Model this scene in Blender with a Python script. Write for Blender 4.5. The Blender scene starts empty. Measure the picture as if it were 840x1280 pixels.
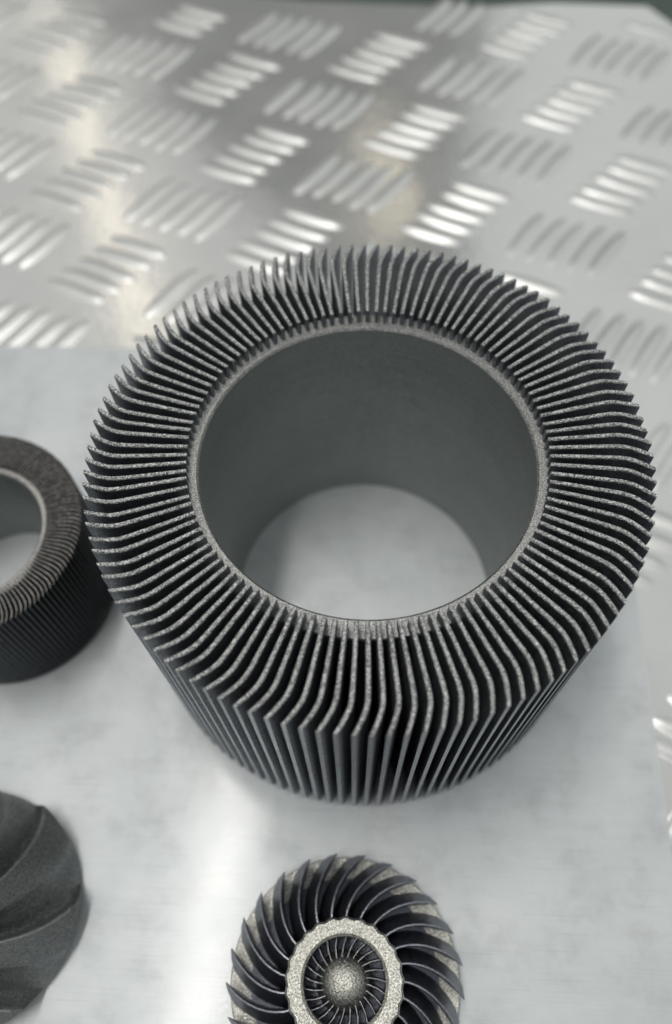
import bpy, bmesh, math, random
from mathutils import Vector, Matrix, Euler
random.seed(7)
S = 0.04                      # metres per modelling unit (bore radius of the big ring = 40 mm)
scene = bpy.context.scene
C = scene.collection
R = math.radians

# ------------------------------------------------------------------ camera
cam_d = bpy.data.cameras.new("camera")
cam = bpy.data.objects.new("camera", cam_d); C.objects.link(cam)
cy, cz, pit, yaw, rol, fpx = -2.60301, 6.21204, 1.07763, -0.0752267, -0.0375943, 1038.966
fw = Vector((math.sin(yaw)*math.cos(pit), math.cos(yaw)*math.cos(pit), -math.sin(pit)))
rt = Vector((math.cos(yaw), -math.sin(yaw), 0)); up = rt.cross(fw)
c_, s_ = math.cos(rol), math.sin(rol)
rt2, up2 = c_*rt + s_*up, -s_*rt + c_*up
m = Matrix((rt2, up2, -fw)).transposed().to_4x4()
m.translation = Vector((0, cy, cz))*S
cam.matrix_world = m
cam_d.sensor_fit = 'VERTICAL'; cam_d.sensor_height = 36.0; cam_d.sensor_width = 23.6
cam_d.lens = 36.0*fpx/1280
cam_d.clip_start = 0.01; cam_d.clip_end = 60
cam_d.dof.use_dof = True; cam_d.dof.focus_distance = 4.75*S; cam_d.dof.aperture_fstop = 6.2
scene.camera = cam

# ------------------------------------------------------------------ world, lamps, exposure
w = bpy.data.worlds.new("World"); scene.world = w; w.use_nodes = True
bg = w.node_tree.nodes["Background"]
bg.inputs[0].default_value = (0.96, 1.0, 0.985, 1); bg.inputs[1].default_value = 0.155
scene.view_settings.view_transform = 'Standard'; scene.view_settings.look = 'None'
scene.view_settings.exposure = 0; scene.view_settings.gamma = 1
scene.view_settings.use_curve_mapping = False
scene.cycles.use_denoising = True
scene.cycles.max_bounces = 12; scene.cycles.glossy_bounces = 10; scene.cycles.diffuse_bounces = 6
scene.cycles.sample_clamp_indirect = 6.0

def area(name, x, y, z, sx, sy, rz, radiance, col):
    l = bpy.data.lights.new(name, 'AREA'); l.shape = 'RECTANGLE'
    l.size = sx*S; l.size_y = sy*S; l.color = col
    l.energy = radiance*math.pi*(sx*S)*(sy*S)
    o = bpy.data.objects.new(name, l); C.objects.link(o)
    o.location = (x*S, y*S, z*S); o.rotation_euler = (0, 0, rz)
    return o
# large soft fill panels, added; their gap reflects as a dark wedge, and one row of warm tube lamps
ea = math.atan2(-33, 23.2)                       # direction of the right-hand edge of the left panel
ex, ey = math.cos(ea), math.sin(ea); nx, ny = ey, -ex     # normal pointing left / front
area("added_fill_panel", -18.8+ex*5+nx*55, 78.9+ey*5+ny*55, 60, 170, 110, ea, 0.41, (1.0, 0.985, 0.96))
area("added_fill_panel", 59, 55, 60, 100, 190, R(-6), 0.47, (0.97, 1.0, 0.985))
area("tube_lamp", -9.4, 2, 58, 3.6, 42, R(-6), 25.0, (1.0, 0.97, 0.92))
area('tube_lamp', -32, 76, 58, 2.5, 60, R(21), 1.5, (1.0, 0.87, 0.68))
area('tube_lamp', 1, 74, 58, 3, 16, R(10), 1.4, (1.0, 0.87, 0.66))

# ------------------------------------------------------------------ node helpers
def mat(name):
    mt = bpy.data.materials.new(name); mt.use_nodes = True
    nt = mt.node_tree; b = nt.nodes["Principled BSDF"]
    return mt, nt, b
def node(nt, typ, **kw):
    n = nt.nodes.new(typ)
    for k, v in kw.items():
        if k in n.inputs: n.inputs[k].default_value = v
        else: setattr(n, k, v)
    return n
def pos(nt, scale=(1, 1, 1)):
    g = node(nt, 'ShaderNodeNewGeometry'); mp = node(nt, 'ShaderNodeMapping')
    mp.inputs['Scale'].default_value = scale
    nt.links.new(g.outputs['Position'], mp.inputs['Vector']); return mp.outputs[0]
def noise(nt, vec, scale, detail=2, rough=0.5):
    n = node(nt, 'ShaderNodeTexNoise', Scale=scale, Detail=detail, Roughness=rough)
    nt.links.new(vec, n.inputs['Vector']); return n.outputs['Fac']
def ramp(nt, fac, stops):
    r = node(nt, 'ShaderNodeValToRGB'); e = r.color_ramp.elements
    while len(e) < len(stops): e.new(0.5)
    for i, (p, c) in enumerate(stops):
        e[i].position = p; e[i].color = (*c, 1) if len(c) == 3 else c
    nt.links.new(fac, r.inputs[0]); return r.outputs[0]
def g3(v): return (v, v, v)
def bump(nt, h, strength, dist, nrm=None):
    b = node(nt, 'ShaderNodeBump', Strength=strength, Distance=dist)
    nt.links.new(h, b.inputs['Height'])
    if nrm: nt.links.new(nrm, b.inputs['Normal'])
    return b.outputs[0]

def printed(name, lo, hi, tint, rough, bstr, scale=2300.0, metallic=1.0, spark=0.0):
    """laser printed metal: powder grains a few tenths of a millimetre across"""
    mt, nt, b = mat(name)
    p = pos(nt)
    n1 = noise(nt, p, scale, 2, 0.6)
    col = ramp(nt, n1, [(0.40, tuple(lo*t for t in tint)), (0.60, tuple(hi*t for t in tint))])
    nt.links.new(col, b.inputs['Base Color'])
    b.inputs['Metallic'].default_value = metallic
    n2 = noise(nt, p, scale*0.35, 2)
    rr = ramp(nt, n2, [(0.3, g3(max(0.05, rough-0.1))), (0.7, g3(rough+0.1))])
    nt.links.new(rr, b.inputs['Roughness'])
    n3 = noise(nt, p, scale*0.8, 3, 0.65)
    nt.links.new(bump(nt, n3, bstr, 0.0004), b.inputs['Normal'])
    return mt

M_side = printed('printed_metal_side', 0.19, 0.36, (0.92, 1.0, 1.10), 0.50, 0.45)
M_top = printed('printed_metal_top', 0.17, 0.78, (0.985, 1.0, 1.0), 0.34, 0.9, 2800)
M_tip = printed('fin_tip_highlight', 0.38, 0.58, (0.94, 1.0, 1.06), 0.42, 0.4)  # paler tip faces: the highlight on each fin's outer edge is put into the colour
M_rim = printed('printed_metal_rim', 0.22, 0.60, (0.99, 1.0, 0.98), 0.38, 0.6, 3000)
M_bore = printed('bore_wall_metal', 0.35, 0.42, (0.93, 1.0, 0.975), 0.52, 0.08, 2600)
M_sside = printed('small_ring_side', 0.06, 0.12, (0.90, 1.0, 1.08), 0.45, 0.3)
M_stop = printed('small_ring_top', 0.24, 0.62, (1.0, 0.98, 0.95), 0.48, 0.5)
M_grain = printed('coarse_grain_metal', 0.40, 0.92, (1.0, 0.99, 0.91), 0.36, 0.7, 2400)
M_blade = printed('impeller_blade_metal', 0.19, 0.30, (0.93, 0.97, 1.13), 0.44, 0.25)
M_edge = printed('impeller_blade_edge', 0.35, 0.55, (0.95, 0.98, 1.1), 0.4, 0.3)
M_ledge = printed('smooth_impeller_edge', 0.45, 0.65, (1.0, 1.0, 1.0), 0.38, 0.3)
M_vane = printed('vane_edge', 0.24, 0.36, (0.96, 1.0, 1.04), 0.4, 0.3)
M_lblade = printed('smooth_impeller_metal', 0.24, 0.42, (0.97, 1.0, 1.0), 0.42, 0.40)

def bore_layers():
    # faint build layers round the bore, and a little long-wave unevenness
    nt = M_bore.node_tree; b = nt.nodes["Principled BSDF"]
    ly = noise(nt, pos(nt, (25, 25, 2600)), 1.0, 3, 0.6)
    bl_ = noise(nt, pos(nt, (26, 26, 40)), 1.0, 4, 0.6)
    old = b.inputs['Base Color'].links[0].from_socket
    c1 = ramp(nt, ly, [(0.3, g3(0.88)), (0.7, g3(1.08))]); c2 = ramp(nt, bl_, [(0.35, g3(0.93)), (0.65, g3(1.06))])
    prev = old
    for c in (c1, c2):
        mx = node(nt, 'ShaderNodeMix', data_type='RGBA', blend_type='MULTIPLY'); mx.inputs[0].default_value = 1
        nt.links.new(prev, mx.inputs[6]); nt.links.new(c, mx.inputs[7]); prev = mx.outputs[2]
    nt.links.new(prev, b.inputs['Base Color'])
    nt.links.new(bump(nt, ly, 0.10, 0.0002, b.inputs['Normal'].links[0].from_socket), b.inputs['Normal'])
M_bore.node_tree.nodes['Principled BSDF'].inputs['Metallic'].default_value = 0.7
bore_layers()

def sheet_mat():
    mt, nt, b = mat('brushed_aluminium')
    p = pos(nt)
    st = pos(nt, (60, 2600, 60))
    nb = noise(nt, st, 1.0, 3, 0.6)
    n2 = noise(nt, p, 28, 4, 0.6)
    n3 = noise(nt, p, 150, 3, 0.6)
    n5 = noise(nt, p, 75, 5, 0.7)
    sc = noise(nt, pos(nt, (45, 3200, 45)), 1.0, 2, 0.5)
    c0 = ramp(nt, n2, [(0.32, (0.60, 0.64, 0.66)), (0.68, (0.70, 0.73, 0.745))])
    c1 = ramp(nt, n5, [(0.30, g3(0.86)), (0.50, g3(1.0)), (0.72, g3(1.05))])
    c2 = ramp(nt, sc, [(0.26, g3(0.85)), (0.42, g3(1.0)), (0.62, g3(1.0)), (0.78, g3(1.08))])
    m1 = node(nt, 'ShaderNodeMix', data_type='RGBA', blend_type='MULTIPLY'); m1.inputs[0].default_value = 1
    nt.links.new(c0, m1.inputs[6]); nt.links.new(c1, m1.inputs[7])
    m2 = node(nt, 'ShaderNodeMix', data_type='RGBA', blend_type='MULTIPLY'); m2.inputs[0].default_value = 1
    nt.links.new(m1.outputs[2], m2.inputs[6]); nt.links.new(c2, m2.inputs[7])
    vo = node(nt, 'ShaderNodeTexVoronoi', Scale=42.0, Randomness=1.0)
    wv = noise(nt, p, 600, 3)
    dv = node(nt, 'ShaderNodeVectorMath', operation='MULTIPLY_ADD'); dv.inputs[1].default_value = (0.012,)*3
    nt.links.new(wv, dv.inputs[0]); nt.links.new(p, dv.inputs[2]); nt.links.new(dv.outputs[0], vo.inputs['Vector'])
    fl_ = ramp(nt, vo.outputs['Distance'], [(0.02, g3(1.0)), (0.085, g3(0.0))])
    gate = ramp(nt, n2, [(0.50, g3(0.0)), (0.58, g3(1.0))])
    fm = node(nt, 'ShaderNodeMath', operation='MULTIPLY'); nt.links.new(fl_, fm.inputs[0]); nt.links.new(gate, fm.inputs[1])
    m3 = node(nt, 'ShaderNodeMix', data_type='RGBA'); m3.inputs[7].default_value = (0.84, 0.86, 0.86, 1)
    nt.links.new(fm.outputs[0], m3.inputs[0]); nt.links.new(m2.outputs[2], m3.inputs[6])
    nt.links.new(m3.outputs[2], b.inputs['Base Color'])
    b.inputs['Metallic'].default_value = 0.5
    b.inputs['Coat Weight'].default_value = 0.58
    nt.links.new(ramp(nt, n5, [(0.3, g3(0.09)), (0.7, g3(0.17))]), b.inputs['Coat Roughness'])
    mx = node(nt, 'ShaderNodeMath', operation='ADD'); nt.links.new(n2, mx.inputs[0]); nt.links.new(n3, mx.inputs[1])
    rr = ramp(nt, mx.outputs[0], [(0.3, g3(0.48)), (0.7, g3(0.56))])
    nt.links.new(rr, b.inputs['Roughness'])
    nr = bump(nt, nb, 0.16, 0.0003)
    nr = bump(nt, n3, 0.02, 0.002, nr)
    nr = bump(nt, fm.outputs[0], 0.25, 0.0004, nr)
    nt.links.new(nr, b.inputs['Normal'])
    return mt
M_sheet = sheet_mat()
def tread_mat(name, r0, r1, metal):
    mt, nt, b = mat(name)
    p = pos(nt)
    n2 = noise(nt, p, 22, 4, 0.6); n3 = noise(nt, p, 300, 3, 0.6)
    k = 1.0 if metal > 0.755 else 0.95      # bars are duller than the rolled sheet between them
    col = ramp(nt, n2, [(0.3, (0.74*k, 0.75*k, 0.74*k)), (0.7, (0.82*k, 0.83*k, 0.82*k))])
    nt.links.new(col, b.inputs['Base Color'])
    b.inputs['Metallic'].default_value = metal
    rr = ramp(nt, n2, [(0.3, g3(r0)), (0.7, g3(r1))])
    nt.links.new(rr, b.inputs['Roughness'])
    n4 = noise(nt, p, 30, 2)
    nr = bump(nt, n4, 0.07, 0.004)
    nt.links.new(bump(nt, n3, 0.06, 0.001, nr), b.inputs['Normal'])
    return mt
M_tread = tread_mat('checker_plate_aluminium', 0.11, 0.18, 0.76)
M_bar = tread_mat('worn_tread_bar_aluminium', 0.32, 0.44, 0.75)
def floor_mat():
    mt, nt, b = mat('painted_floor')
    n = noise(nt, pos(nt), 3, 4)
    nt.links.new(ramp(nt, n, [(0.3, (0.10, 0.14, 0.12)), (0.7, (0.15, 0.19, 0.165))]), b.inputs['Base Color'])
    b.inputs['Roughness'].default_value = 0.5
    return mt
M_floor = floor_mat()

# ------------------------------------------------------------------ mesh helpers
def mesh_from(name, verts, faces, mats, fmat=None, smooth=None):
    me = bpy.data.meshes.new(name)
    me.from_pydata([tuple(x*S for x in v) for v in verts], [], faces); me.update()
    for mm in mats: me.materials.append(mm)
    for i, p in enumerate(me.polygons):
        if fmat: p.material_index = fmat[i]
        if smooth is not None: p.use_smooth = smooth[i] if isinstance(smooth, list) else smooth
    return me
def link(name, me, parent=None, loc=(0, 0, 0), rz=0):
    o = bpy.data.objects.new(name, me); C.objects.link(o)
    o.location = tuple(x*S for x in loc); o.rotation_euler = (0, 0, rz)
    if parent: o.parent = parent
    return o
def thing(name, label, cat, loc=(0, 0, 0), group=None):
    o = bpy.data.objects.new(name, None); C.objects.link(o); o.empty_display_size = 0.02
    o.location = tuple(x*S for x in loc); o['label'] = label; o['category'] = cat
    if group: o['group'] = group
    return o
def lathe(name, prof, mats, pm, n=160, closed=True, smooth=True):
    """prof: list of (r, z); pm: material index per profile segment"""
    V, F, FM = [], [], []
    k = len(prof)
    for i in range(n):
        a = 2*math.pi*i/n
        for r, z in prof: V.append((r*math.cos(a), r*math.sin(a), z))
    segs = k if closed else k-1
    for i in range(n):
        j = (i+1) % n
        for s in range(segs):
            t = (s+1) % k
            F.append((i*k+s, j*k+s, j*k+t, i*k+t)); FM.append(pm[s])
    me = mesh_from(name, V, F, mats, FM, smooth)
    bm = bmesh.new(); bm.from_mesh(me)
    bmesh.ops.remove_doubles(bm, verts=bm.verts, dist=1e-7)
    bmesh.ops.recalc_face_normals(bm, faces=bm.faces)
    for e in bm.edges:
        if len(e.link_faces) == 2 and e.calc_face_angle(0) > R(35): e.smooth = False
    bm.to_mesh(me); bm.free()
    return me
def slab(name, poly, z0, z1, mats, bev=0.0):
    bm = bmesh.new()
    b = [bm.verts.new((x*S, y*S, z0*S)) for x, y in poly]
    f = bm.faces.new(b)
    r = bmesh.ops.extrude_face_region(bm, geom=[f])
    for v in r['geom']:
        if isinstance(v, bmesh.types.BMVert): v.co.z = z1*S
    bmesh.ops.recalc_face_normals(bm, faces=bm.faces)
    if bev:
        bmesh.ops.bevel(bm, geom=list(bm.edges), offset=bev*S, segments=2, affect='EDGES')
    me = bpy.data.meshes.new(name); bm.to_mesh(me); bm.free()
    for mm in mats: me.materials.append(mm)
    return me

# ------------------------------------------------------------------ setting: floor, checker plate with raised bars
ZB = -0.072                                  # sheet surface between the bars
fl = link('floor', slab('floor', [(-60, -60), (60, -60), (60, 60), (-60, 60)], -20.2, -20, [M_floor]))
fl['kind'] = 'structure'
tp = link('table_top', slab('table_top', [(-12, -8), (9, -8), (9, 0.5), (3.74, 7.62), (3.38, 8.14), (2.2, 8.2), (1.2, 8.09), (-0.9, 8.19), (-12, 9.9)],
                            ZB-0.12, ZB, [M_tread], 0.02))
tp['kind'] = 'structure'
def bar_mesh(L, W, H):
    V, F = [], []
    n = 18; lev = [(1.55, -0.006), (1.22, 0.13), (0.92, 0.46), (0.58, 0.82), (0.27, 0.97)]
    for sc, h in lev:
        for i in range(n):
            a = 2*math.pi*i/n
            x = math.copysign(abs(math.cos(a))**0.85, math.cos(a))*L/2; y = math.sin(a)*W/2
            kx = 1+(sc-1)*W/L*1.2 if sc > 1 else 1-(1-sc)*0.45
            V.append((x*kx, y*sc, h*H))
    V.append((0, 0, H))
    for l in range(len(lev)-1):
        for i in range(n):
            j = (i+1) % n
            F.append((l*n+i, l*n+j, (l+1)*n+j, (l+1)*n+i))
    for i in range(n): F.append(((len(lev)-1)*n+i, (len(lev)-1)*n+(i+1) % n, len(V)-1))
    return mesh_from('tread_bar', V, F, [M_bar], None, True)
barA = bar_mesh(0.64, 0.115, 0.023); barB = bar_mesh(0.72, 0.115, 0.023)
cands = []
for mm_ in range(-9, 6):
    for nn in range(-4, 6):
        ax, ay = 2.24-0.44*mm_*-1*-1-1.8*nn, 6.18+1.32*mm_-0.45*nn
        for kind in 'AB':
            gx, gy = (ax, ay) if kind == 'A' else (ax-0.68, ay-0.885)
            for k in range(-2, 3):
                if kind == 'A': x, y, a, me = gx+0.14*k, gy+0.16*k, R(-22), barA
                else: x, y, a, me = gx+0.20*k, gy-0.065*k, R(56), barB
                if x < 2.28 and y < 2.56 and not (x > 2.0 or y > 2.3): continue
                if x < 1.9 and y < 2.25: continue
                if not (-5.7 < x < 4.4 and -3.0 < y < 8.0): continue
                lim = 8.0-0.045*(x-3.4)
                if y > lim-0.12 or (x > 3.2 and y > 7.6-(x-3.4)*1.3): continue
                if x > 3.0+0.1*(y+1) + 0.4 and y < 4: continue
                cands.append((math.hypot(x, y-1.5), x, y, a, me))
cands.sort(key=lambda t: t[0])
nbars = 0
for d, x, y, a, me in cands[:298]:
    # bars whose body would run under the smooth sheet keep their place: it lies on top of them
    o = link('tread_bar', me, tp, (x+random.gauss(0, .008), y+random.gauss(0, .008), ZB), a+random.gauss(0, R(1.2)))
    o.scale = (random.uniform(.95, 1.05), random.uniform(.92, 1.08), random.uniform(.9, 1.05)); nbars += 1

# ------------------------------------------------------------------ smooth aluminium sheet
sh = link('metal_sheet', slab('metal_sheet', [(-7.0, -6.5), (2.19, -6.5), (2.18, 2.455), (-7.0, 2.43)], -0.036, 0.0, [M_sheet], 0.006))
sh['label'] = 'flat smooth grey aluminium sheet lying under all the printed metal parts'
sh['category'] = 'metal sheet'

# ------------------------------------------------------------------ finned rings
def fin_mesh(name, cl, z0, z1, mats, bev=0.006):
    """cl: (radius, angle offset in degrees, thickness) along the fin; extruded upright with a small top bevel"""
    P = [(r*math.cos(R(a)), r*math.sin(R(a))) for r, a, t in cl]
    Lf, Rt = [], []
    for i, (r, a, t) in enumerate(cl):
        p, q = P[max(0, i-1)], P[min(len(P)-1, i+1)]
        dx, dy = q[0]-p[0], q[1]-p[1]; l = math.hypot(dx, dy); ux, uy = -dy/l, dx/l
        if i == len(cl)-1: ux, uy = -math.sin(R(a)), math.cos(R(a))      # tip cut square to the radius
        Lf.append((P[i][0]+ux*t/2, P[i][1]+uy*t/2, ux, uy)); Rt.append((P[i][0]-ux*t/2, P[i][1]-uy*t/2, -ux, -uy))
    ring = Rt + Lf[::-1]; n = len(ring); k = len(cl)
    V, F, FM, SM = [], [], [], []
    for z, ins in ((z0, 0), (z1-bev, 0), (z1, bev*0.8)):
        for x, y, ux, uy in ring: V.append((x-ux*ins, y-uy*ins, z))
    for l in range(2):
        for i in range(n):
            j = (i+1) % n
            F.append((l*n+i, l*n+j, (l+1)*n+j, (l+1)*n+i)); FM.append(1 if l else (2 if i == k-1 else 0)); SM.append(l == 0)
    for i in range(k-1):
        a, b, c, d = i, i+1, n-2-i, n-1-i
        F.append((2*n+a, 2*n+b, 2*n+c, 2*n+d)); FM.append(1); SM.append(False)
        F.append((d, c, b, a)); FM.append(0); SM.append(False)
    me = mesh_from(name, V, F, mats, FM, SM)
    bm = bmesh.new(); bm.from_mesh(me); bmesh.ops.recalc_face_normals(bm, faces=bm.faces)
    for e in bm.edges:
        if len(e.link_faces) == 2 and e.calc_face_angle(0) > R(30): e.smooth = False
    bm.to_mesh(me); bm.free()
    return me

def finned_ring(label, loc, ri, rw, H, h, cl, nf, mats, ph, rimmat, boremat):
    t = thing('finned_ring', label, 'finned ring', loc)
    tube = lathe('tube', [(ri, 0.003), (ri, H-0.012), (ri+0.012, H), (rw-0.008, H), (rw, H-0.01), (rw, 0.003)],
                 [boremat, rimmat, mats[0]], [0, 1, 1, 1, 2, 2], 200)
    link('tube', tube, t)
    fm = fin_mesh('fin', cl, 0.004, H+h, mats)
    for i in range(nf):
        o = link('fin', fm, t, (0, 0, random.uniform(0, 0.012 if nf < 130 else 0.003)), ph+2*math.pi*i/nf+random.gauss(0, R(0.06 if nf < 130 else 0.03)))
        o.rotation_euler.x = random.gauss(0, R(0.02)); o.rotation_euler.y = random.gauss(0, R(0.02))
    return t
H = 2.018
cl = [(1.055, 0, .025), (1.20, 0.1, .027), (1.42, 0.1, .028), (1.465, .03, .0285), (1.497, -.14, .0285), (1.525, -.42, .028), (1.552, -.80, .0275), (1.58, -1.24, .027), (1.613, -1.80, .026), (1.646, -2.4, .025)]
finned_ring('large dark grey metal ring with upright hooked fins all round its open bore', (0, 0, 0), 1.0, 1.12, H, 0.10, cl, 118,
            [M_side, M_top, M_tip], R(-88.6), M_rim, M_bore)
cls = [(0.55, 0, .0110), (0.66, 0, .0128), (0.715, -.3, .0132), (0.755, -1.0, .0132), (0.785, -2.2, .0125), (0.803, -3.4, .011)]
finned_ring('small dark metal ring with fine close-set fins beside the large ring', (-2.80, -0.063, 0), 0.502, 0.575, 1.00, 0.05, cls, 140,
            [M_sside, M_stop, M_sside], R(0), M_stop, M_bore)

# ------------------------------------------------------------------ curved blades
def blade_mesh(name, pts, mats):
    """pts: list of (r, ang, z_root, z_top, thick_top, thick_root, lean_deg); closed wall with a separate narrow top edge"""
    V, F, FM, SM = [], [], [], []
    k = len(pts); fr = []
    for i, p in enumerate(pts):
        a, b = pts[max(0, i-1)], pts[min(k-1, i+1)]
        pa = (a[0]*math.cos(R(a[1])), a[0]*math.sin(R(a[1]))); pb = (b[0]*math.cos(R(b[1])), b[0]*math.sin(R(b[1])))
        dx, dy = pb[0]-pa[0], pb[1]-pa[1]; l = math.hypot(dx, dy); fr.append((-dy/l, dx/l))
    for i, (r, a, z0, z1, tt, tr, le) in enumerate(pts):
        ux, uy = fr[i]
        x, y = r*math.cos(R(a)), r*math.sin(R(a))
        xr, yr = r*math.cos(R(a+le)), r*math.sin(R(a+le))
        zm = z0+(z1-z0)*0.55; xm, ym = (x+xr)/2, (y+yr)/2; tm = tt+(tr-tt)*0.35
        e = min(0.012, (z1-z0)*.2)
        for (cx, cy_, t, z) in ((xr, yr, -tr, z0), (xm, ym, -tm, zm), (x, y, -tt, z1-e), (x, y, -tt*.45, z1), (x, y, tt*.45, z1), (x, y, tt, z1-e), (xm, ym, tm, zm), (xr, yr, tr, z0)):
            V.append((cx+ux*t/2, cy_+uy*t/2, z))
    n = 8
    for i in range(k-1):
        for s in range(n):
            q = (s+1) % n
            F.append((i*n+s, (i+1)*n+s, (i+1)*n+q, i*n+q)); FM.append(1 if s in (2, 3, 4) else 0); SM.append(True)
    F.append(tuple(range(n))); FM.append(0); SM.append(False)
    F.append(tuple((k-1)*n+s for s in reversed(range(n)))); FM.append(0); SM.append(False)
    me = mesh_from(name, V, F, mats, FM, SM)
    bm = bmesh.new(); bm.from_mesh(me); bmesh.ops.recalc_face_normals(bm, faces=bm.faces)
    for e in bm.edges:
        if len(e.link_faces) == 2 and e.calc_face_angle(0) > R(40): e.smooth = False
    bm.to_mesh(me); bm.free()
    return me

# front impeller
im = thing('impeller', 'small round impeller with many curved dark blades around a bright grainy hub ring', 'impeller', (-0.045, -2.732, 0),)
link('back_disc', lathe('back_disc', [(0.02, 0.003), (0.72, 0.003), (0.735, 0.02), (0.735, 0.10), (0.725, 0.112), (0.60, 0.125), (0.33, 0.22), (0.02, 0.22)],
                        [M_grain, M_blade], [0, 0, 0, 0, 0, 1, 1, 1], 120), im)  # inner disc takes the dark blade metal: shade between blades put into colour
bp = []
for i in range(9):
    s = i/8
    r = 0.335+(0.735-0.335)*s
    ang = -24*s**1.35
    zt = 0.54-0.20*s**1.5
    zr = 0.18-0.09*min(1, s*1.6)
    bp.append((r, ang, zr, zt, (0.018, 0.018, 0.019, 0.020, 0.020, 0.019, 0.017, 0.013, 0.006)[i], 0.112-0.03*s-(0.04 if i == 8 else 0), 7.5*(1-0.5*s)))
bl = blade_mesh('blade', bp, [M_blade, M_edge])
for i in range(25):
    link('blade', bl, im, (0, 0, 0), R(9.2+24+14.4*i)+random.gauss(0, R(.4)))
hr = link('hub_ring', lathe('hub_ring', [(0.246, 0.2), (0.246, 0.545), (0.262, 0.56), (0.338, 0.56), (0.352, 0.545), (0.352, 0.2)],
                       [M_blade, M_grain], [0, 1, 1, 1, 0, 0], 200), im)
for v in hr.data.vertices:          # the ring's outer edge swells a little where each blade runs into it
    q = math.hypot(v.co.x, v.co.y)
    if q > 0.3*S:
        f = 1+0.016*math.cos(25*(math.atan2(v.co.y, v.co.x)-R(33.2)))
        v.co.x *= f; v.co.y *= f
vp = [(0.10, 0, 0.22, 0.45, .008, .02, 0), (0.15, -3, 0.22, 0.45, .008, .02, 0), (0.20, -7, 0.22, 0.45, .008, .02, 0), (0.252, -12, 0.22, 0.45, .008, .02, 0)]
vn = blade_mesh('vane', vp, [M_blade, M_vane])
for i in range(25): link('vane', vn, im, (0, 0, 0), 2*math.pi*i/25)
dome = [(0.002, 0.20)]+[(0.178*math.cos(R(a)), 0.32+0.20*math.sin(R(a))) for a in range(0, 90, 10)]+[(0.002, 0.52)]
dome.insert(1, (0.178, 0.20))
link('dome', lathe('dome', dome, [M_grain], [0]*len(dome), 64), im)

# left impeller, cut by the frame
li = thing('impeller', 'smooth dark grey impeller with a few broad swirling blades, partly outside the picture', 'impeller', (-2.585, -2.415, 0))
link('hub', lathe('hub', [(0.02, 0.003), (0.72, 0.003), (0.728, 0.012), (0.728, 0.04), (0.58, 0.06), (0.40, 0.08), (0.14, 0.5), (0.152, 0.86), (0.145, 0.98), (0.11, 1.02), (0.02, 1.03)],
                  [M_lblade, M_grain], [0, 0, 1, 1, 0, 0, 0, 0, 0, 0, 0], 96), li)
def swirl_blade(name, n_bl, mats):
    """one of n_bl petals that tile the wheel: ridge, sloping flank, step, trough, then up to the next ridge"""
    prof = [(0.0, 1.0), (0.03, 0.97), (0.14, 0.86), (0.28, 0.70), (0.40, 0.58), (0.43, 0.50), (0.455, 0.36), (0.58, 0.24), (0.70, 0.12), (0.78, 0.03), (0.83, 0.04), (0.90, 0.42), (0.965, 0.88), (1.0, 1.0)]
    sec = 360/n_bl; nr = 18
    V, F, FM = [], [], []
    k = len(prof)
    for i in range(nr+2):
        s = min(1, i/(nr-1)); r = 0.15+(0.775-0.15)*s
        th = -62+118*(r-0.15)-22*max(0, r-0.5)
        for u, h in prof:
            amp = (0.24+0.05*math.sin(math.pi*s))*min(1, s*4+0.25)
            base = 0.68*(1-s)**1.15+0.05
            z = base+amp*h*(1-0.35*s)
            rr = r-(0.035*(1-h) if s > 0.9 else 0)*(s-0.9)/0.1 if s > 0.9 else r
            if i == nr: rr, z = rr-0.012, z-0.025*(0.6+h)
            if i == nr+1: rr, z = 0.735, 0.03
            a = R(th-u*sec)
            V.append((rr*math.cos(a), rr*math.sin(a), z))
    for i in range(nr+1):
        for q in range(k-1):
            F.append((i*k+q, i*k+q+1, (i+1)*k+q+1, (i+1)*k+q)); FM.append(1 if q in (0, 12) and i < nr-2 else 0)
    me = mesh_from(name, V, F, mats, FM, True)
    bm = bmesh.new(); bm.from_mesh(me); bmesh.ops.recalc_face_normals(bm, faces=bm.faces)
    if sum(f.normal.z for f in bm.faces) < 0: bmesh.ops.reverse_faces(bm, faces=bm.faces)
    for e in bm.edges:
        if len(e.link_faces) == 2 and e.calc_face_angle(0) > R(38): e.smooth = False
    bm.to_mesh(me); bm.free()
    return me
lb = swirl_blade('blade', 7, [M_lblade, M_ledge])
for i in range(7): link('blade', lb, li, (0, 0, 0), R(360/7*i))
print('bars', nbars)
